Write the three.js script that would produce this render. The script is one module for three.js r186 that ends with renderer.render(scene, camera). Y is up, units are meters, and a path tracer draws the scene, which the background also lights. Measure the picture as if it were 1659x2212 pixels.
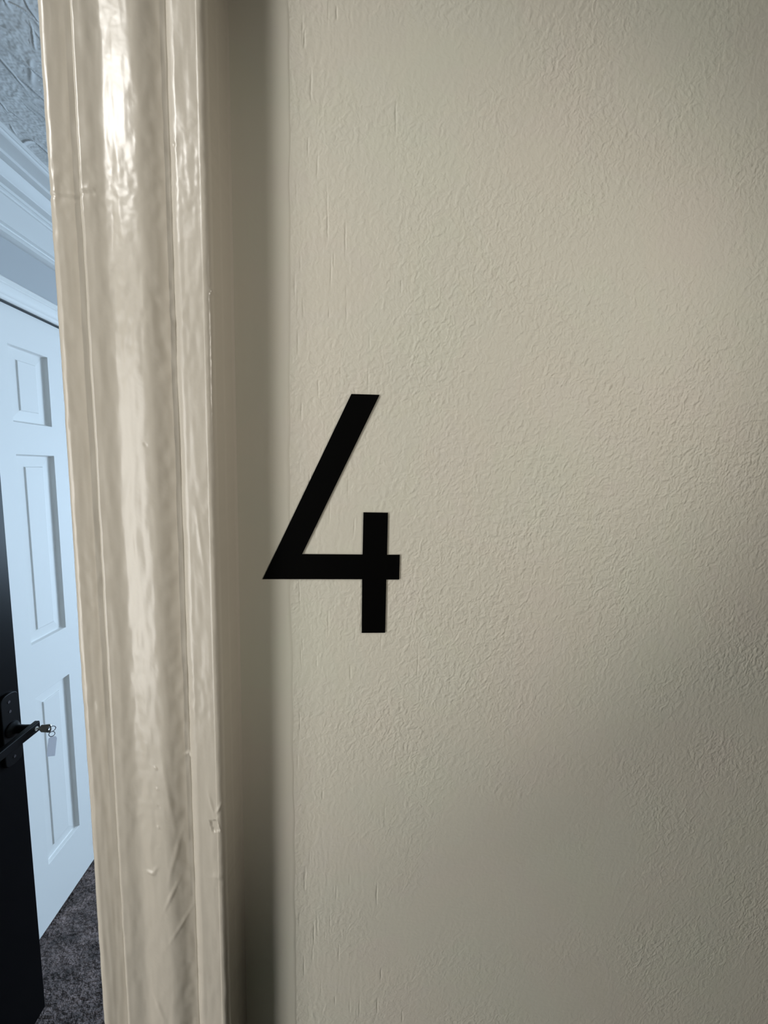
import * as THREE from 'three';
import { RectAreaLightUniformsLib } from 'three/addons/lights/RectAreaLightUniformsLib.js';
import { RoundedBoxGeometry } from 'three/addons/geometries/RoundedBoxGeometry.js';
import { mergeGeometries, mergeVertices, toCreasedNormals } from 'three/addons/utils/BufferGeometryUtils.js';

// ───────────────────────── camera, light, exposure ─────────────────────────
RectAreaLightUniformsLib.init();
const scene = new THREE.Scene();
scene.background = new THREE.Color(0x000000);
const camera = new THREE.PerspectiveCamera(106.15, 1659 / 2212, 0.02, 30);   // ultra-wide phone lens, held upright
{ // axes of the lens: right, up, backward
  const right = new THREE.Vector3(0.997452, 0.023052, 0.067507), up = new THREE.Vector3(-0.015555, 0.993859, -0.109558), back = new THREE.Vector3(-0.069618, 0.108229, 0.991685);
  camera.matrixAutoUpdate = true;
  camera.position.set(0, 1.5, 0.24);
  camera.quaternion.setFromRotationMatrix(new THREE.Matrix4().makeBasis(right, up, back));
}
const renderer = new THREE.WebGLRenderer({ antialias: true });
renderer.toneMapping = THREE.LinearToneMapping;
renderer.toneMappingExposure = 1.0;
renderer.shadowMap.enabled = true;

// daylight: a tall hallway window of obscured glass with a clear top light, left of the numeral and across the hall, and the bedroom's window
const HALL = { x0: -2.6, x1: 2.3, z1: 0.88 };
const DAY = {
  hall_pane: { w: 1.07, h: 1.39, at: [-1.49, 1.22, HALL.z1 - 0.006], turn: 0, color: new THREE.Color().setRGB(1, 0.985, 0.955), power: 6.2 },
  top_light: { w: 0.40, h: 0.46, at: [-1.27, 2.64, HALL.z1 - 0.006], turn: 0, color: new THREE.Color().setRGB(1, 0.985, 0.955), power: 34 },
  bedroom: { w: 1.7, h: 1.10, at: [1.25, 1.10, -3.53], turn: Math.PI, color: new THREE.Color().setRGB(0.57, 0.775, 1.0), power: 18.5 },
};
for (const k in DAY) {
  const d = DAY[k], l = new THREE.RectAreaLight(d.color, d.power, d.w, d.h);
  l.name = 'daylight_' + k; l.position.set(...d.at); l.rotation.y = d.turn; l.castShadow = true; scene.add(l);
}

// ───────────────────────── helpers ─────────────────────────
let seed = 7;
const rnd = () => { seed = (seed * 1664525 + 1013904223) >>> 0; return seed / 4294967296; };
const taken = {};
const numbered = n => { const k = taken[n] = (taken[n] ?? -1) + 1; return k ? n + '_' + String(k).padStart(3, '0') : n; };
function mesh(name, geometry, material, parent = scene) {
  const m = new THREE.Mesh(geometry, material); m.name = parent === scene ? numbered(name) : name;
  m.castShadow = m.receiveShadow = true; parent.add(m); return m;
}
function group(name, at = [0, 0, 0]) { const g = new THREE.Group(); g.name = numbered(name); g.position.set(...at); scene.add(g); return g; }
function tag(o, label, category, kind) { o.userData = { label, category }; if (kind) o.userData.kind = kind; return o; }
const mat = (r, g, b, o = {}) => new THREE.MeshPhysicalMaterial({ color: new THREE.Color().setRGB(r, g, b), roughness: 0.6, ...o });
// box from corners with uv in metres
function box(x0, x1, y0, y1, z0, z1) {
  const g = new THREE.BoxGeometry(x1 - x0, y1 - y0, z1 - z0); g.translate((x0 + x1) / 2, (y0 + y1) / 2, (z0 + z1) / 2); return metreUV(g);
}
function metreUV(g) {
  const p = g.attributes.position, n = g.attributes.normal, uv = new Float32Array(p.count * 2);
  for (let i = 0; i < p.count; i++) {
    const ax = Math.abs(n.getX(i)), ay = Math.abs(n.getY(i)), az = Math.abs(n.getZ(i));
    if (az >= ax && az >= ay) { uv[2 * i] = p.getX(i); uv[2 * i + 1] = p.getY(i); }
    else if (ax >= ay) { uv[2 * i] = p.getZ(i); uv[2 * i + 1] = p.getY(i); }
    else { uv[2 * i] = p.getX(i); uv[2 * i + 1] = p.getZ(i); }
  }
  g.setAttribute('uv', new THREE.BufferAttribute(uv, 2)); return g;
}
const rbox = (w, h, d, r, at, seg = 3) => { const g = new RoundedBoxGeometry(w, h, d, seg, r); g.translate(...at); return g; };
// periodic gradient noise, about -0.7 to 0.7
const PERM = new Uint16Array(4096), GX = new Float32Array(4096), GY = new Float32Array(4096);
for (let i = 0; i < 4096; i++) { PERM[i] = i; const a = rnd() * Math.PI * 2; GX[i] = Math.cos(a); GY[i] = Math.sin(a); }
for (let i = 4095; i > 0; i--) { const j = Math.floor(rnd() * (i + 1)), t = PERM[i]; PERM[i] = PERM[j]; PERM[j] = t; }
function noise(x, y, px = 4096, py = 4096) {
  const xi = Math.floor(x), yi = Math.floor(y), fx = x - xi, fy = y - yi;
  const x0 = ((xi % px) + px) % px, x1 = (x0 + 1) % px, y0 = ((yi % py) + py) % py, y1 = (y0 + 1) % py;
  const a = PERM[(PERM[x0] + y0) & 4095], b = PERM[(PERM[x1] + y0) & 4095], c = PERM[(PERM[x0] + y1) & 4095], d = PERM[(PERM[x1] + y1) & 4095];
  const u = fx * fx * fx * (fx * (fx * 6 - 15) + 10), v = fy * fy * fy * (fy * (fy * 6 - 15) + 10);
  const na = GX[a] * fx + GY[a] * fy, nb = GX[b] * (fx - 1) + GY[b] * fy, nc = GX[c] * fx + GY[c] * (fy - 1), nd = GX[d] * (fx - 1) + GY[d] * (fy - 1);
  return na + u * (nb - na) + v * (nc - na + u * (na - nb - nc + nd));
}
function grayTexture(n, metres, fn) {
  const data = new Uint8Array(n * n * 4);
  for (let j = 0; j < n; j++) for (let i = 0; i < n; i++) {
    const v = Math.max(0, Math.min(255, 255 * fn(i / n, j / n))), k = 4 * (j * n + i);
    data[k] = data[k + 1] = data[k + 2] = v; data[k + 3] = 255;
  }
  return finish(new THREE.DataTexture(data, n, n), metres);
}
function colorTexture(n, metres, fn) {
  const data = new Uint8Array(n * n * 4);
  for (let j = 0; j < n; j++) for (let i = 0; i < n; i++) {
    const c = fn(i / n, j / n), k = 4 * (j * n + i);
    data[k] = Math.max(0, Math.min(255, c[0])); data[k + 1] = Math.max(0, Math.min(255, c[1])); data[k + 2] = Math.max(0, Math.min(255, c[2])); data[k + 3] = 255;
  }
  const t = finish(new THREE.DataTexture(data, n, n), metres); t.colorSpace = THREE.SRGBColorSpace; return t;
}
function finish(t, metres) {
  t.wrapS = t.wrapT = THREE.RepeatWrapping; t.magFilter = THREE.LinearFilter; t.minFilter = THREE.LinearMipmapLinearFilter; t.generateMipmaps = true;
  t.repeat.set(1 / metres, 1 / metres); t.needsUpdate = true; return t;
}
// mesh from a grid of points: rows × columns, fn(i, j) -> [x, y, z]
function gridGeometry(cols, rows, fn, flip = false) {
  const pos = new Float32Array(cols * rows * 3), uv = new Float32Array(cols * rows * 2), idx = [];
  for (let j = 0; j < rows; j++) for (let i = 0; i < cols; i++) {
    const p = fn(i, j), k = j * cols + i; pos.set(p, 3 * k); uv[2 * k] = i / (cols - 1); uv[2 * k + 1] = p[1];
  }
  for (let j = 0; j < rows - 1; j++) for (let i = 0; i < cols - 1; i++) {
    const a = j * cols + i, b = a + 1, c = a + cols, d = c + 1;
    if (flip) idx.push(a, c, b, b, c, d); else idx.push(a, b, c, b, d, c);
  }
  const g = new THREE.BufferGeometry();
  g.setAttribute('position', new THREE.BufferAttribute(pos, 3)); g.setAttribute('uv', new THREE.BufferAttribute(uv, 2)); g.setIndex(idx); g.computeVertexNormals();
  return g;
}

// ───────────────────────── materials ─────────────────────────
const FLOOR = -0.045, CEIL = 2.3123, HALL_CEIL = 3.06;
// hallway wall: many coats of paint over old textured paper, wrinkled; tile of 0.72 m
const WT = 0.72;
const grooves = [];                                            // hairline cracks running down near the door: x, y, length, sway (metres within the tile)
for (let k = 0; k < 90; k++) grooves.push([0.034 + 0.085 * rnd() * rnd(), rnd() * WT, 0.006 + 0.016 * rnd(), (rnd() - 0.5) * 0.06, 0.25 + 0.5 * rnd()]);
const grooveAt = (() => {
  const n = 2048, buf = new Float32Array(n * n);
  for (const [x, y, l, s, d] of grooves) for (let q = 0; q < l / WT * n; q++) {
    const f = d * Math.sin(Math.PI * q / (l / WT * n)), cx = (x + s * q * WT / n) / WT * n + 0.8 * noise(q / 12, x * 900), iy = (Math.round(y / WT * n) + q) % n;
    for (let p = -3; p <= 3; p++) { const ix = Math.round(cx) + p; if (ix >= 0 && ix < n) { const t = iy * n + ix; buf[t] = Math.max(buf[t], f * Math.exp(-((ix - cx) ** 2) / 1.6)); } }
  }
  return (u, v) => buf[Math.min(n - 1, Math.round(v * n)) * n + Math.min(n - 1, Math.round(u * n))];
})();
const wallBump = grayTexture(2048, WT, (u, v) => {
  const N = f => Math.round(WT * 1000 / f);                    // cells of f millimetres
  const wx = 0.0030 * noise(u * N(7), v * N(7), N(7), N(7)), wy = 0.0030 * noise(u * N(7) + 31, v * N(7) + 17, N(7), N(7));
  const a = u + wx, b = v + wy, x = u * WT;
  const b1 = N(3.4), b2 = N(4.6), k1 = -Math.round(b1 * 0.3), big = noise(a * b1 + b * k1, b * b2, b1, b2);       // creases leaning to the right
  const m1 = N(1.9), m2 = N(2.3), mid = noise(a * m1 - b * 60 + 5, b * m2 + 9, m1, m2);
  const f1 = N(1.05), fine = noise(a * f1, b * f1, f1, f1);
  const c1 = N(11), coarse = noise(u * c1 + 4, v * c1 + 7, c1, c1);
  const s1 = N(2.0), s2 = N(18), stripe = noise(a * s1 + 77, b * s2 + 3, s1, s2);
  const p1 = N(45), p2 = N(160), patch = Math.max(0.12, 0.62 + 0.55 * noise(u * p1 + 8, v * p1 + 2, p1, p1) + 0.5 * noise(u * p2 + 1, v * p2 + 5, p2, p2)
    + 0.42 * Math.cos((u - 0.24) * 2 * Math.PI) * Math.cos((v - 0.10) * 2 * Math.PI));                             // the paper's grain is fullest around the numeral and painted flatter lower down
  const near = x < 0.62 ? Math.max(0, 1 - Math.abs(x - 0.045) / 0.07) : 0;                                        // vertical brushing close to the door
  return 0.5 + patch * (0.22 * big + 0.10 * Math.abs(big) + 0.20 * mid + 0.13 * fine + 0.08 * coarse) * (1 - 0.4 * near) + near * 0.08 * stripe - 0.35 * grooveAt(u, v);
});
wallBump.offset.set(0.0728 / WT, 0);
const wallTint = colorTexture(512, 1.1, (u, v) => {
  const n = 0.6 * noise(u * 9, v * 9, 9, 9) + 0.4 * noise(u * 26, v * 26, 26, 26), k = noise(u * 14 + 3, v * 14, 14, 14);
  return [200 + 3 * n + 2.5 * k, 196 + 3 * n - 1.5 * k, 183 + 3 * n];
});
const wallPaint = mat(1, 1, 1, { map: wallTint, bumpMap: wallBump, bumpScale: 0.0012, roughness: 0.62 });
const fillerBump = grayTexture(512, 0.3, (u, v) => 0.5 + 0.25 * noise(u * 60, v * 6, 60, 6) + 0.12 * noise(u * 150, v * 110, 150, 110));
const fillerPaint = mat(1, 1, 1, { map: wallTint, bumpMap: fillerBump, bumpScale: 0.00018, roughness: 0.55 });
const glossPaint = mat(0.50, 0.46, 0.395, { roughness: 0.27, specularIntensity: 0.75 });
const hallPaint = mat(0.13, 0.14, 0.125, { roughness: 0.8 }), hallCeil = mat(0.35, 0.34, 0.32, { roughness: 0.8 });
const darkFloor = colorTexture(1024, 0.9, (u, v) => {
  const n = 0.9 * noise(u * 18, v * 18, 18, 18) + 0.7 * noise(u * 52, v * 52, 52, 52), f = noise(u * 150, v * 150, 150, 150), g = 1 + 0.5 * n + 0.4 * f;
  return [100 * g, 87 * g, 84 * g];
});
const carpetBump = grayTexture(1024, 0.6, (u, v) => 0.5 + 0.55 * noise(u * 24, v * 24, 24, 24) + 0.35 * noise(u * 70, v * 70, 70, 70) + 0.15 * noise(u * 200, v * 200, 200, 200));
const carpet = mat(1, 1, 1, { map: darkFloor, bumpMap: carpetBump, bumpScale: 0.014, roughness: 1, sheen: 0.3, sheenRoughness: 0.8 });
const bedroomPaint = mat(0.42, 0.43, 0.44, { roughness: 0.75 });
const whitePaint = mat(0.76, 0.75, 0.73, { roughness: 0.62 });
const plasterWhite = mat(0.62, 0.62, 0.61, { roughness: 0.6 });
const blackPaint = mat(0.0012, 0.0014, 0.002, { roughness: 0.35, specularIntensity: 0.2 });
const blackIron = mat(0.002, 0.002, 0.0025, { roughness: 0.4, specularIntensity: 0.3 });
const steel = mat(0.62, 0.59, 0.54, { metalness: 0.7, roughness: 0.42 });
const screwSteel = mat(0.16, 0.16, 0.17, { metalness: 1, roughness: 0.3 });

// ───────────────────────── the setting: hallway ─────────────────────────
const OPEN = { xR: -0.160, xL: -0.845, top: 1.965, back: -0.07 };
const structure = (o, label, category) => tag(o, label, category, 'structure');
{
  const w = mesh('wall_front', mergeGeometries([
    box(OPEN.xR + 0.03, 2.3, FLOOR, HALL_CEIL, OPEN.back, 0), box(-2.6, OPEN.xL - 0.03, FLOOR, HALL_CEIL, OPEN.back, 0), box(OPEN.xL - 0.03, OPEN.xR + 0.03, OPEN.top + 0.03, HALL_CEIL, OPEN.back, 0)]), wallPaint);
  structure(w, 'beige painted hallway wall with wrinkled paint, carrying the numeral', 'wall');
  // smoothly filled strip between the architrave and the wrinkled paint, its right edge wandering
  const cols = 70, rows = 1500;
  const strip = mesh('filler_strip', metreUV(gridGeometry(cols, rows, (i, j) => {
    const x = -0.0765 + 0.048 * i / (cols - 1), y = FLOOR + 0.002 + 2.1 * j / (rows - 1);
    const e = -0.0385 + 0.0022 * noise(y * 9, 3.3) + 0.0012 * noise(y * 37, 8.1) - (y - 1.3) * 0.006, t = Math.min(1, Math.max(0, (e - x) / (0.0022 + 0.0018 * noise(y * 14, 5.5))));
    return [x, y, -0.00025 + 0.0005 * t + 0.00007 * noise(x / 0.004, y / 0.05)];
  })), fillerPaint, w);
  strip.userData.label = 'smooth filled strip of wall beside the door frame';
}
{ // door lining
  const g = new THREE.Group(); g.name = 'trim_1'; scene.add(g); structure(g, 'cream painted door lining inside the open doorway', 'door lining');
  mesh('jamb', box(OPEN.xR, OPEN.xR + 0.03, FLOOR, OPEN.top + 0.03, OPEN.back - 0.001, -0.0005), glossPaint, g);
  mesh('jamb', box(OPEN.xL - 0.03, OPEN.xL, FLOOR, OPEN.top + 0.03, OPEN.back - 0.001, -0.0005), glossPaint, g);
  mesh('head', box(OPEN.xL, OPEN.xR, OPEN.top, OPEN.top + 0.03, OPEN.back - 0.001, -0.0005), glossPaint, g);
}
// architrave profile: distance from the inner edge, height above the wall
const PROFILE = (() => {
  const c = []; const arc = (cx, cy, rx, ry, a0, a1, n) => { for (let i = 0; i <= n; i++) { const a = (a0 + (a1 - a0) * i / n) * Math.PI / 180; c.push([cx + rx * Math.cos(a), cy + ry * Math.sin(a)]); } };
  const line = (x0, y0, x1, y1, n) => { for (let i = 0; i <= n; i++) c.push([x0 + (x1 - x0) * i / n, y0 + (y1 - y0) * i / n]); };
  line(0.0000, 0.0000, 0, 0.0085, 5);
  arc(0.0042, 0.0086, 0.0042, 0.0042, 180, 90, 12);
  line(0.0046, 0.01285, 0.0176, 0.0110, 18);
  line(0.0179, 0.0112, 0.0187, 0.0148, 6);
  arc(0.0209, 0.0148, 0.0023, 0.0021, 172, 80, 10);
  for (let i = 0; i <= 52; i++) { const t = i / 52, sm = (p, q) => { const u = Math.min(1, Math.max(0, (t - p) / (q - p))); return u * u * u * (u * (u * 6 - 15) + 10); }; c.push([0.0226 + 0.0416 * t, 0.0168 - 0.0008 * Math.sin(Math.PI * Math.min(1, t / 0.42)) ** 2 + 0.0028 * sm(0.14, 0.80) - 0.0037 * sm(0.60, 1.04)]); }
  line(0.0643, 0.0156, 0.0648, 0.0160, 2);
  arc(0.0718, 0.0162, 0.0069, 0.0064, 178, 98, 18);
  line(0.0718, 0.02262, 0.0820, 0.0241, 14);
  arc(0.0825, 0.0200, 0.0039, 0.0043, 100, 4, 15);
  line(0.0866, 0.0185, 0.0874, 0.0125, 6);
  line(0.0877, 0.0121, 0.0892, 0.0012, 8);
  line(0.0896, 0.0008, 0.0902, 0.0001, 2);
  const d = [c[0]]; for (const p of c) { const q = d[d.length - 1]; if (Math.hypot(p[0] - q[0], p[1] - q[1]) > 0.00006) d.push(p); }
  return d;
})();
const INNER = -0.1630;
const normals2 = PROFILE.map((p, i) => { const a = PROFILE[Math.max(0, i - 1)], b = PROFILE[Math.min(PROFILE.length - 1, i + 1)], l = Math.hypot(b[0] - a[0], b[1] - a[1]); return [-(b[1] - a[1]) / l, (b[0] - a[0]) / l]; });
const bumpAt = (x, y, cx, cy, rx, ry) => Math.exp(-(((x - cx) / rx) ** 2 + ((y - cy) / ry) ** 2));
// old gloss paint: brush marks, sags, nibs and chips, in metres
function paintRelief(x, y) {
  let h = 0.00007 * noise(x / 0.0016, y / 0.022 + 3) + 0.00024 * noise(x / 0.0045 + 9, y / 0.014) + 0.00024 * noise(x / 0.012 + 4, y / 0.045 + 7) + 0.00022 * noise(x / 0.03 + 1, y / 0.12) + 0.00004 * noise(x / 0.0012, y / 0.0018);
  const rough = Math.max(0, noise(x / 0.03 + 40, y / 0.07 + 5) + 0.15);
  h += rough * 0.00042 * noise(x / 0.0035 + 20, y / 0.006);
  h += 0.00042 * Math.exp(-(((x + 0.1045) / 0.0045) ** 2)) * noise(x / 0.005 + 2, y / 0.008 + 60);                                  // lumpy paint gathered along the quirk
  h += 0.00022 * Math.exp(-(((x + 0.154) / 0.006) ** 2)) * noise(x / 0.0022 + 12, y / 0.05 + 6) * Math.min(1, Math.max(0, (1.52 - y) / 0.08));   // deep brush grooves
  h += 0.00016 * Math.exp(-(((y - 1.640) / 0.018) ** 2)) * noise(x / 0.0028, y / 0.0038);                                            // crazed paint under the joint
  if (x < -0.137) { const d = (y - 1.6375 - 0.0012 * noise(x / 0.006, 1.5)) / 0.0011; h += -0.00035 * Math.exp(-d * d) + 0.00022 * Math.exp(-(((d - 1.7) / 1.0) ** 2)); }   // joint in the timber
  for (const [cx, cy, r, k] of NIBS) h += k * bumpAt(x, y, cx, cy, r, r * 1.15);
  for (const [cx, cy, rx, ry, k, s] of SAGS) h += k * Math.exp(-(((x - cx + s * (y - cy)) / rx) ** 2 + ((y - cy) / ry) ** 2));
  { // flake lost from the outer flat
    const u = (x + 0.0826) * 0.97 + (y - 1.2846) * 0.2, v = (y - 1.2846) * 0.97 - (x + 0.0826) * 0.25, e = Math.max(Math.abs(u) / 0.0022, Math.abs(v) / 0.0036);
    if (e < 1.5) h += e < 1 ? -0.00042 + 0.00016 * noise(x / 0.0012, y / 0.0012) : 0.0003 * (1.5 - e) * 2;
  }
  return h;
}
const NIBS = [[-0.1180, 1.3190, 0.0007, 0.0005], [-0.1178, 1.3055, 0.0006, 0.0004], [-0.1170, 1.2940, 0.0006, -0.0004], [-0.1180, 1.2800, 0.0006, 0.0006], [-0.1184, 1.2660, 0.0006, 0.0003], [-0.1158, 1.5108, 0.0006, -0.0004], [-0.0943, 1.6595, 0.0007, -0.0004], [-0.0772, 1.5905, 0.0010, 0.0006]];
const SAGS = [[-0.0990, 1.3270, 0.0016, 0.0011, 0.0011, -1.0], [-0.1245, 1.2480, 0.0026, 0.0013, 0.00055, 0.3], [-0.1215, 1.2500, 0.0010, 0.0028, 0.0005, -0.5], [-0.1118, 1.2330, 0.0009, 0.0090, 0.00055, -0.45], [-0.1088, 1.2600, 0.0012, 0.0160, 0.0004, -0.25], [-0.0800, 1.2960, 0.0008, 0.0040, 0.0005, -0.5], [-0.0845, 1.2990, 0.0008, 0.0060, 0.0005, 0.2], [-0.0830, 1.2500, 0.0040, 0.0016, 0.0004, -0.3], [-0.1110, 1.3000, 0.0014, 0.0200, 0.0004, 0.1], [-0.1075, 1.2100, 0.0010, 0.0110, 0.0004, -0.6], [-0.0865, 1.4600, 0.0010, 0.0160, 0.0003, 0.1], [-0.1230, 1.1500, 0.0016, 0.0090, 0.0004, 0.3]];
{
  const ys = [FLOOR, 0.3, 0.7, 0.9]; for (let y = 0.95; y < 1.90; y += 0.00075) ys.push(y); ys.push(1.93);
  const g = gridGeometry(PROFILE.length, ys.length + 1, (i, j) => {
    const [a, h] = PROFILE[i], n = normals2[i];
    if (j === ys.length) return [INNER + a, 1.960 + a, h];
    const x = INNER + a, y = ys[j], r = h > 0.001 ? paintRelief(x, y) : 0;
    return [x + n[0] * r, y, h + n[1] * r];
  });
  structure(mesh('trim_2', g, glossPaint), 'thick cream gloss moulded architrave beside the numeral', 'architrave');
  const xl = OPEN.xL + 0.003;
  structure(mesh('trim_3', gridGeometry(PROFILE.length, 2, (i, j) => [xl - PROFILE[i][0], j ? 1.960 + PROFILE[i][0] : FLOOR, PROFILE[i][1]], true), glossPaint), 'cream architrave on the hinge side of the doorway', 'architrave');
  structure(mesh('trim_4', gridGeometry(PROFILE.length, 2, (i, j) => [j ? INNER + PROFILE[i][0] : xl - PROFILE[i][0], 1.960 + PROFILE[i][0], PROFILE[i][1]], true), glossPaint), 'cream architrave across the top of the doorway', 'architrave');
}
structure(mesh('floor', box(-2.7, 2.4, FLOOR - 0.1, FLOOR, -3.7, 1.20), carpet), 'dark mottled grey brown carpet through doorway and hall', 'floor');
structure(mesh('ceiling', box(-2.7, 2.4, HALL_CEIL, HALL_CEIL + 0.1, OPEN.back, 1.20), hallCeil), 'hallway ceiling', 'ceiling');
{ // opposite hall wall with holes for the tall window
  const z0 = HALL.z1, z1 = z0 + 0.18, P = DAY.hall_pane, F = DAY.top_light;
  const x0 = P.at[0] - P.w / 2 - 0.05, x1 = P.at[0] + P.w / 2 + 0.05, y0 = P.at[1] - P.h / 2 - 0.05, y1 = F.at[1] + F.h / 2 + 0.05;
  structure(mesh('wall_back', mergeGeometries([box(x1, 2.4, FLOOR, HALL_CEIL, z0, z1), box(-2.7, x0, FLOOR, HALL_CEIL, z0, z1), box(x0, x1, FLOOR, y0, z0, z1), box(x0, x1, y1, HALL_CEIL, z0, z1)]), hallPaint), 'dull green hallway wall facing the numeral', 'wall');
  structure(mesh('wall_left', box(-2.7, -2.6, FLOOR, HALL_CEIL, OPEN.back, z1), hallPaint), 'dull green end wall of the hallway', 'wall');
  structure(mesh('wall_right', box(2.3, 2.4, FLOOR, HALL_CEIL, OPEN.back, z1), hallPaint), 'dull green end wall at the far side of the hallway', 'wall');
  // panes glow with the daylight behind them
  const pane = d => mat(0.4, 0.4, 0.4, { roughness: 0.5, emissive: d.color, emissiveIntensity: d.power * 0.2 });
  const win = group('window_1', [P.at[0], P.at[1], z0]); structure(win, 'tall hallway window of obscured glass with a clear top light', 'window');
  const shift = (g, x) => (g.translate(x, 0, 0), g), frame = (d, dy) => mergeGeometries([box(-d.w / 2 - 0.05, -d.w / 2, dy - d.h / 2 - 0.05, dy + d.h / 2 + 0.05, 0.002, 0.06), box(d.w / 2, d.w / 2 + 0.05, dy - d.h / 2 - 0.05, dy + d.h / 2 + 0.05, 0.002, 0.06), box(-d.w / 2, d.w / 2, dy + d.h / 2, dy + d.h / 2 + 0.05, 0.002, 0.06), box(-d.w / 2, d.w / 2, dy - d.h / 2 - 0.05, dy - d.h / 2, 0.002, 0.06)]);
  const dy = F.at[1] - P.at[1], dx = F.at[0] - P.at[0];
  mesh('sash_frame', frame(P, 0), whitePaint, win); mesh('glass', box(-P.w / 2, P.w / 2, -P.h / 2, P.h / 2, 0.015, 0.025), pane(P), win);
  mesh('sash_frame', shift(frame(F, dy), dx), whitePaint, win); mesh('glass', box(dx - F.w / 2, dx + F.w / 2, dy - F.h / 2, dy + F.h / 2, 0.015, 0.025), pane(F), win);
  mesh('mid_rail', box(-P.w / 2 - 0.05, P.w / 2 + 0.05, P.h / 2 + 0.05, dy - F.h / 2 - 0.05, 0.002, 0.06), whitePaint, win);
  mesh('top_panel', mergeGeometries([box(-P.w / 2 - 0.05, dx - F.w / 2 - 0.05, dy - F.h / 2 - 0.05, dy + F.h / 2 + 0.05, 0.002, 0.06), box(dx + F.w / 2 + 0.05, P.w / 2 + 0.05, dy - F.h / 2 - 0.05, dy + F.h / 2 + 0.05, 0.002, 0.06)]), whitePaint, win);
}
{ // small spotlight on the facing wall, turned to the numeral
  const at = new THREE.Vector3(0.83, 1.83, HALL.z1 - 0.12), aim = new THREE.Vector3(-0.01, 1.52, 0), dir = aim.clone().sub(at).normalize();
  const g = group('wall_spotlight', at.toArray()); tag(g, 'small adjustable wall spotlight aimed at the numeral', 'lamp');
  const q = new THREE.Quaternion().setFromUnitVectors(new THREE.Vector3(0, 1, 0), dir);
  const can = new THREE.LatheGeometry([[0.012, -0.075], [0.028, -0.070], [0.032, -0.055], [0.034, 0.010], [0.031, 0.010], [0.029, -0.010], [0, -0.012]].map(p => new THREE.Vector2(...p)), 32); can.applyQuaternion(q);
  mesh('lamp_head', can, whitePaint, g);
  const lens = new THREE.CylinderGeometry(0.027, 0.027, 0.002, 32); lens.applyQuaternion(q); lens.translate(...dir.clone().multiplyScalar(-0.006).toArray());
  mesh('lens', lens, mat(0.5, 0.5, 0.5, { emissive: new THREE.Color(1, 0.95, 0.86), emissiveIntensity: 14 }), g);
  mesh('bracket', new THREE.TubeGeometry(new THREE.LineCurve3(dir.clone().multiplyScalar(-0.05), new THREE.Vector3(0, -0.02, 0.11)), 4, 0.006, 10), whitePaint, g);
  const base = new THREE.CylinderGeometry(0.04, 0.04, 0.014, 32); base.rotateX(Math.PI / 2); base.translate(0, -0.02, 0.113); mesh('wall_plate', base, whitePaint, g);
  const l = new THREE.SpotLight(new THREE.Color().setRGB(1, 0.93, 0.82), 1.5, 0, 0.27, 1, 2); l.name = 'spot_beam'; l.position.copy(at).addScaledVector(dir, 0.012); l.target.position.copy(aim); scene.add(l.target); l.castShadow = true; l.shadow.radius = 1.2; scene.add(l);
}

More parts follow.
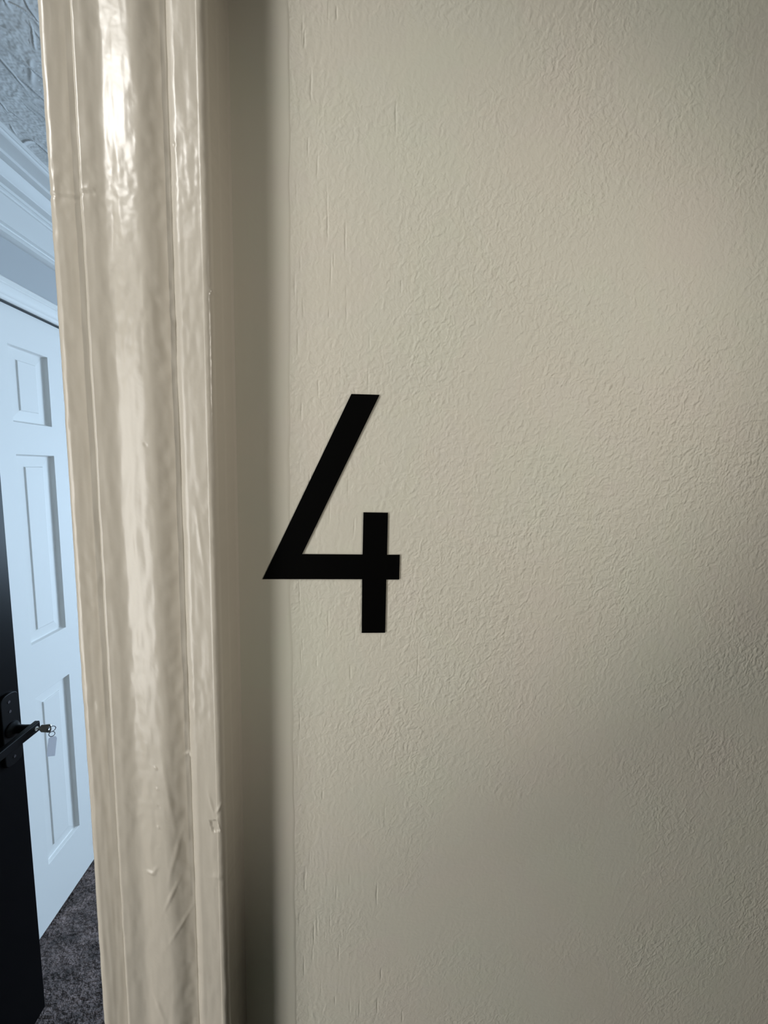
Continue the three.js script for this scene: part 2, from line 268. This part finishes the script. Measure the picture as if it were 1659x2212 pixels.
// ───────────────────────── the setting: bedroom beyond the doorway ─────────────────────────
const ROOM = { x0: -0.99, x1: 2.3, z0: -3.55, z1: OPEN.back };
const WD = { z0: -1.472, z1: -0.862, bottom: -0.033, top: 1.943 };    // white door in the side wall
{
  const artex = (() => { // stippled and swirled plaster
    const n = 1024, buf = new Float32Array(n * n).fill(0), M = 1.2;
    for (let j = 0; j < n; j++) for (let i = 0; i < n; i++) { const u = i / n, v = j / n; buf[j * n + i] = 0.35 + 0.22 * noise(u * 26, v * 26, 26, 26) + 0.16 * noise(u * 80, v * 80, 80, 80) + 0.10 * noise(u * 190, v * 190, 190, 190); }
    for (let k = 0; k < 520; k++) {
      let x = rnd() * n, y = rnd() * n, a = 1.45 + (rnd() - 0.5) * 1.3, bend = (rnd() - 0.5) * 0.05; const len = 30 + rnd() * 60, w = 1.3 + rnd() * 2.2, amp = 0.25 + rnd() * 0.35;
      for (let s = 0; s < len; s++) {
        a += bend + (rnd() - 0.5) * 0.2; x += Math.cos(a); y += Math.sin(a); const f = amp * Math.sin(Math.PI * (s + 0.5) / len), R = Math.ceil(w * 2);
        for (let q = -R; q <= R; q++) for (let p = -R; p <= R; p++) { const ix = ((Math.round(x) + p) % n + n) % n, iy = ((Math.round(y) + q) % n + n) % n, e = f * Math.exp(-(p * p + q * q) / (w * w)); const t = iy * n + ix; buf[t] = Math.max(buf[t], 0.35 + e); }
      }
    }
    return grayTexture(n, M, (u, v) => buf[Math.round(v * n) * n + Math.round(u * n)]);
  })();
  const artexPaint = mat(0.62, 0.62, 0.61, { bumpMap: artex, bumpScale: 0.009, roughness: 0.7 });
  structure(mesh('ceiling', box(ROOM.x0 - 0.15, 2.4, CEIL, CEIL + 0.1, -3.7, OPEN.back), artexPaint), 'swirl textured plaster ceiling of the bedroom', 'ceiling');
  const sw = mesh('wall_side', mergeGeometries([box(-1.14, ROOM.x0, FLOOR, CEIL, WD.z1 + 0.012, OPEN.back), box(-1.14, ROOM.x0, FLOOR, CEIL, -3.7, WD.z0 - 0.012), box(-1.14, ROOM.x0, WD.top + 0.012, CEIL, WD.z0 - 0.012, WD.z1 + 0.012), box(-1.16, -1.10, FLOOR, CEIL, -3.7, OPEN.back)]), bedroomPaint);
  structure(sw, 'blue grey bedroom side wall above the white panelled door', 'wall');
  structure(mesh('wall_inner', box(2.3, 2.4, FLOOR, CEIL, -3.7, OPEN.back), bedroomPaint), 'grey far side wall of the bedroom', 'wall');
  const B = DAY.bedroom, bx0 = B.at[0] - B.w / 2 - 0.05, bx1 = B.at[0] + B.w / 2 + 0.05, by0 = B.at[1] - B.h / 2 - 0.05, by1 = B.at[1] + B.h / 2 + 0.05;
  structure(mesh('wall_far', mergeGeometries([box(-1.0, bx0, FLOOR, CEIL, -3.7, ROOM.z0), box(bx1, 2.4, FLOOR, CEIL, -3.7, ROOM.z0), box(bx0, bx1, FLOOR, by0, -3.7, ROOM.z0), box(bx0, bx1, by1, CEIL, -3.7, ROOM.z0)]), bedroomPaint), 'grey bedroom wall with the window', 'wall');
  const win = group('window_3', [B.at[0], B.at[1], ROOM.z0 - 0.03]); structure(win, 'bedroom window letting in cool daylight', 'window');
  const w = B.w / 2, h = B.h / 2;
  mesh('frame', mergeGeometries([box(-w - 0.05, -w, -h - 0.05, h + 0.05, -0.05, 0.02), box(w, w + 0.05, -h - 0.05, h + 0.05, -0.05, 0.02), box(-w, w, h, h + 0.05, -0.05, 0.02), box(-w, w, -h - 0.05, -h, -0.05, 0.02)]), whitePaint, win);
  mesh('glass', box(-w, w, -h, h, -0.03, -0.02), mat(0.5, 0.5, 0.5, { emissive: B.color, emissiveIntensity: B.power * 0.25 }), win);

  // cornice: distance out from the wall, height
  const prof = [[0.1200, CEIL], [0.1200, 2.3014], [0.1170, 2.3005], [0.1140, 2.2959], [0.1110, 2.2940], [0.1080, 2.2935], [0.0760, 2.2904], [0.0740, 2.2898], [0.0740, 2.2818], [0.0720, 2.2812], [0.0530, 2.2809], [0.0520, 2.2794], [0.0500, 2.2728], [0.0440, 2.2634], [0.0370, 2.2559], [0.0360, 2.2531], [0.0340, 2.2523], [0.0160, 2.2493], [0.0155, 2.2472], [0.0155, 2.2411], [0.0190, 2.2360], [0.0200, 2.2291], [0.0170, 2.2253], [0.0130, 2.2240], [0.0120, 2.1513], [0.0160, 2.1462], [0.0180, 2.1388], [0.0160, 2.1352], [0.0190, 2.1308], [0.0200, 2.1215], [0.0160, 2.1192], [0.0120, 2.1168], [0.0040, 2.1158], [0, 2.1155]];
  const sweep = (fn) => toCreasedNormals(gridGeometry(prof.length, 2, (i, j) => fn(prof[i][0], prof[i][1], j)), 0.45);
  structure(mesh('trim_5', sweep((o, y, j) => [ROOM.x0 + o, y, j ? ROOM.z1 - o : ROOM.z0 + o]), plasterWhite), 'white moulded plaster cornice with frieze above the white door', 'cornice');
  structure(mesh('trim_6', sweep((o, y, j) => [j ? ROOM.x0 + o : ROOM.x1 - o, y, ROOM.z0 + o]), plasterWhite), 'white plaster cornice over the bedroom window', 'cornice');
  structure(mesh('trim_7', sweep((o, y, j) => [j ? ROOM.x1 - o : ROOM.x0 + o, y, ROOM.z1 - o]), plasterWhite), 'white plaster cornice above the bedroom side of doorway', 'cornice');
}
{ // architrave round the white door
  const pr = [[0.003, 0], [0.003, 0.006], [0.006, 0.009], [0.013, 0.0105], [0.017, 0.0145], [0.026, 0.0185], [0.038, 0.0195], [0.043, 0.0170], [0.046, 0.0200], [0.056, 0.0195], [0.060, 0.0160], [0.060, 0]];
  const X = ROOM.x0, zn = WD.z1, zf = WD.z0, yt = WD.top;
  const strip = (fn, flip) => toCreasedNormals(gridGeometry(pr.length, 2, fn, flip), 0.5);
  const g = group('trim_8'); structure(g, 'white moulded frame around the white panelled door', 'door frame');
  mesh('frame_head', strip((i, j) => [X + pr[i][1], yt + pr[i][0], j ? zn + pr[i][0] : zf - pr[i][0]]), whitePaint, g);
  mesh('frame_side', strip((i, j) => [X + pr[i][1], j ? yt + pr[i][0] : FLOOR, zn + pr[i][0]]), whitePaint, g);
  mesh('frame_side', strip((i, j) => [X + pr[i][1], j ? yt + pr[i][0] : FLOOR, zf - pr[i][0]]), whitePaint, g);
}
{ // white six-panel door; z runs away from the camera
  const d = group('door_1', [-1.002, WD.bottom, (WD.z0 + WD.z1) / 2]); structure(d, 'white six panel door in the bedroom side wall', 'door');
  const T = 0.036, W = (WD.z1 - WD.z0) / 2, H = WD.top - WD.bottom, off = (WD.z0 + WD.z1) / 2;
  const zs = [[WD.z1 - 0.110 - off, WD.z1 - 0.253 - off], [WD.z0 + 0.253 - off, WD.z0 + 0.110 - off]];     // two columns: near, far
  const ys = [[0.173, 0.762], [0.932, 1.522], [1.615, 1.836]].map(p => p.map(y => y - WD.bottom));
  const piece = (name, y0, y1, z0, z1) => mesh(name, box(-T, 0, y0, y1, Math.min(z0, z1), Math.max(z0, z1)), whitePaint, d);
  piece('stile', 0, H, W, zs[0][0]); piece('stile', 0, H, zs[1][1], -W);
  const rails = [[0, ys[0][0]], [ys[0][1], ys[1][0]], [ys[1][1], ys[2][0]], [ys[2][1], H]];
  for (const [a, b] of rails) piece('rail', a, b, zs[0][0], zs[1][1]);
  for (const [a, b] of ys) piece('muntin', a, b, zs[0][1], zs[1][0]);
  // raised and fielded panel: rings of inset and depth
  const rings = [[0, 0], [0.0010, -0.0010], [0.0035, -0.0110], [0.0055, -0.0128], [0.0080, -0.0130], [0.0355, -0.0108], [0.0375, -0.0100], [0.0385, -0.0078], [0.0400, -0.0074]];
  const panel = (y0, y1, z0, z1) => {
    const pos = [], idx = [], zl = Math.max(z0, z1), zr = Math.min(z0, z1);
    for (const [e, x] of rings) pos.push(x, y0 + e, zl - e, x, y0 + e, zr + e, x, y1 - e, zr + e, x, y1 - e, zl - e);
    for (let r = 0; r < rings.length - 1; r++) for (let s = 0; s < 4; s++) { const a = r * 4 + s, b = r * 4 + (s + 1) % 4, c = a + 4, e = b + 4; idx.push(a, b, e, a, e, c); }
    const l = (rings.length - 1) * 4; idx.push(l, l + 1, l + 2, l, l + 2, l + 3);
    const g = new THREE.BufferGeometry(); g.setAttribute('position', new THREE.Float32BufferAttribute(pos, 3)); g.setIndex(idx);
    const f = g.toNonIndexed(); f.computeVertexNormals(); return metreUV(f);
  };
  for (const [a, b] of ys) for (const [n, f] of zs) mesh('panel', panel(a, b, n, f), whitePaint, d);
  mesh('backing', box(-T - 0.004, -0.014, 0.05, H - 0.05, -W + 0.05, W - 0.05), whitePaint, d);
}

// ───────────────────────── the black door and its lever ─────────────────────────
const BD = { x: -0.857, z0: -0.7505, z1: -0.0745, bottom: -0.028, top: 1.955 };
const SP = { y: 0.838, z: -0.713 };                          // spindle of the lever
{
  const d = group('door_2', [BD.x, BD.bottom, (BD.z0 + BD.z1) / 2]); structure(d, 'black door standing open with black lever and key', 'door');
  const H = BD.top - BD.bottom, L = BD.z1 - BD.z0, oy = -BD.bottom, oz = -(BD.z0 + BD.z1) / 2;
  mesh('leaf', rbox(0.04, H, L, 0.0025, [-0.02, H / 2, 0]), blackPaint, d);
  // backplate with rounded ends
  const hw = 0.022, hh = 0.092, sh = new THREE.Shape(); sh.moveTo(-hw, -hh + hw); sh.lineTo(-hw, hh - 0.016); sh.quadraticCurveTo(-hw, hh, 0, hh); sh.quadraticCurveTo(hw, hh, hw, hh - 0.016); sh.lineTo(hw, -hh + 0.016); sh.quadraticCurveTo(hw, -hh, 0, -hh); sh.quadraticCurveTo(-hw, -hh, -hw, -hh + 0.016);
  const pg = new THREE.ExtrudeGeometry(sh, { depth: 0.006, bevelThickness: 0.002, bevelSize: 0.002, bevelSegments: 3, curveSegments: 16 }); pg.rotateY(Math.PI / 2); pg.translate(0.001, SP.y + oy, SP.z + oz);
  const plate = mesh('backplate', pg, blackIron, d); plate.userData.label = 'black backplate with rounded ends';
  for (const [y, z] of [[0.9115, SP.z + 0.003], [0.886, SP.z + 0.002], [0.765, SP.z]]) {
    const s = new THREE.CylinderGeometry(0.0034, 0.0036, 0.0014, 20); s.rotateZ(-Math.PI / 2); s.translate(0.0095, y + oy, z + oz); mesh('screw', s, screwSteel, plate);
  }
  const prof = [[0, 0], [0.0195, 0], [0.0195, 0.003], [0.0175, 0.006], [0.0125, 0.009], [0.0105, 0.014], [0.0098, 0.030], [0.0098, 0.050], [0, 0.050]].map(p => new THREE.Vector2(p[0], p[1]));
  const neck = new THREE.LatheGeometry(prof, 32); neck.rotateZ(-Math.PI / 2); neck.translate(0.008, SP.y + oy, SP.z + oz);
  mesh('collar', neck, blackIron, d);
  // lever arm: runs from the spindle back towards the hinge
  const arm = new THREE.Shape(); arm.moveTo(0.011, 0.0105); arm.quadraticCurveTo(0.012, 0, 0.010, -0.0105); arm.lineTo(-0.104, -0.0085); arm.quadraticCurveTo(-0.112, 0, -0.104, 0.0085); arm.lineTo(0.011, 0.0105);
  const ag = new THREE.ExtrudeGeometry(arm, { depth: 0.009, bevelThickness: 0.0022, bevelSize: 0.0018, bevelSegments: 3, curveSegments: 10 }); ag.rotateY(Math.PI / 2); ag.translate(0.054, SP.y + oy, SP.z + oz);
  const lever = mesh('lever', ag, blackIron, d); lever.userData.label = 'black lever handle';
  const cyl = new THREE.CylinderGeometry(0.0052, 0.0052, 0.002, 24); cyl.rotateZ(-Math.PI / 2); cyl.translate(0.0657, SP.y + oy, SP.z + oz);
  const face = mesh('lock_cylinder', cyl, steel, lever); face.userData.label = 'small metal lock face in the lever';
}
{ // key standing in the lock, with two split rings and a paper tag
  const x0 = BD.x + 0.0668, k = group('key', [x0, SP.y, SP.z]); tag(k, 'metal key with white tag hanging in the black door lever', 'key');
  mesh('blade', rbox(0.009, 0.0042, 0.002, 0.0007, [0.0045, 0, 0]), steel, k);
  const b = new THREE.Shape(); b.moveTo(0, -0.003); b.lineTo(0.004, -0.0085); b.lineTo(0.023, -0.0100); b.quadraticCurveTo(0.027, -0.009, 0.0275, 0); b.quadraticCurveTo(0.027, 0.009, 0.023, 0.0100); b.lineTo(0.004, 0.0085); b.lineTo(0, 0.003);
  const hole = new THREE.Path(); hole.absellipse(0.0228, 0, 0.0022, 0.005, 0, Math.PI * 2, true); b.holes.push(hole);
  const bg = new THREE.ExtrudeGeometry(b, { depth: 0.0016, bevelThickness: 0.0004, bevelSize: 0.0004, bevelSegments: 2, curveSegments: 12 }); bg.translate(0.007, 0, -0.0008); bg.rotateX(-0.15);
  mesh('bow', bg, steel, k);
  const ring = (r, w, x, y, z, ry, rx) => { const t = new THREE.TorusGeometry(r, w, 8, 40); t.rotateX(rx); t.rotateY(ry); t.translate(x, y, z); const m = mesh('split_ring', t, mat(0.12, 0.12, 0.12, { metalness: 1, roughness: 0.35 }), k); return m; };
  ring(0.0080, 0.0009, 0.0355, -0.0015, 0.001, 0.75, 0.2); ring(0.0058, 0.0008, 0.0362, -0.0140, 0.002, 0.5, -0.2);
  const t = new THREE.Shape(); t.moveTo(-0.004, 0); t.lineTo(0.006, 0); t.lineTo(0.0085, -0.005); t.lineTo(0.0085, -0.054); t.lineTo(-0.0085, -0.054); t.lineTo(-0.0085, -0.005); t.lineTo(-0.004, 0);
  const tg = new THREE.ExtrudeGeometry(t, { depth: 0.0006, bevelEnabled: false }); tg.rotateY(0.35); tg.rotateZ(-0.16); tg.translate(0.0385, -0.0205, 0.002);
  const tm = mesh('tag', tg, mat(0.93, 0.93, 0.97, { roughness: 0.9, transmission: 0.55, thickness: 0 }), k); tm.userData.label = 'pale lavender white key tag';
}

// ───────────────────────── the numeral ─────────────────────────
{
  const P = [[-0.0583, 1.4305], [-0.0046, 1.5452], [0.0125, 1.5453], [-0.0339, 1.4466], [0.0038, 1.4466], [0.0039, 1.4735], [0.0193, 1.4735], [0.0194, 1.4466], [0.0275, 1.4467], [0.0276, 1.4305], [0.0193, 1.4305], [0.0194, 1.3950], [0.0041, 1.3950], [0.0038, 1.4306]];
  const g = group('number_sticker', [-0.0155, 1.395, 0.0005]); tag(g, 'black vinyl numeral 4 stuck on the beige wall', 'number sign');
  const sh = new THREE.Shape(); P.forEach(([x, y], i) => i ? sh.lineTo(x + 0.0155, y - 1.395) : sh.moveTo(x + 0.0155, y - 1.395)); sh.closePath();
  const vinyl = mat(0.0008, 0.0008, 0.0008, { roughness: 0.45, specularIntensity: 0.15 });
  mesh('numeral', metreUV(new THREE.ExtrudeGeometry(sh, { depth: 0.0003, bevelEnabled: false })), vinyl, g);
}

renderer.render(scene, camera);
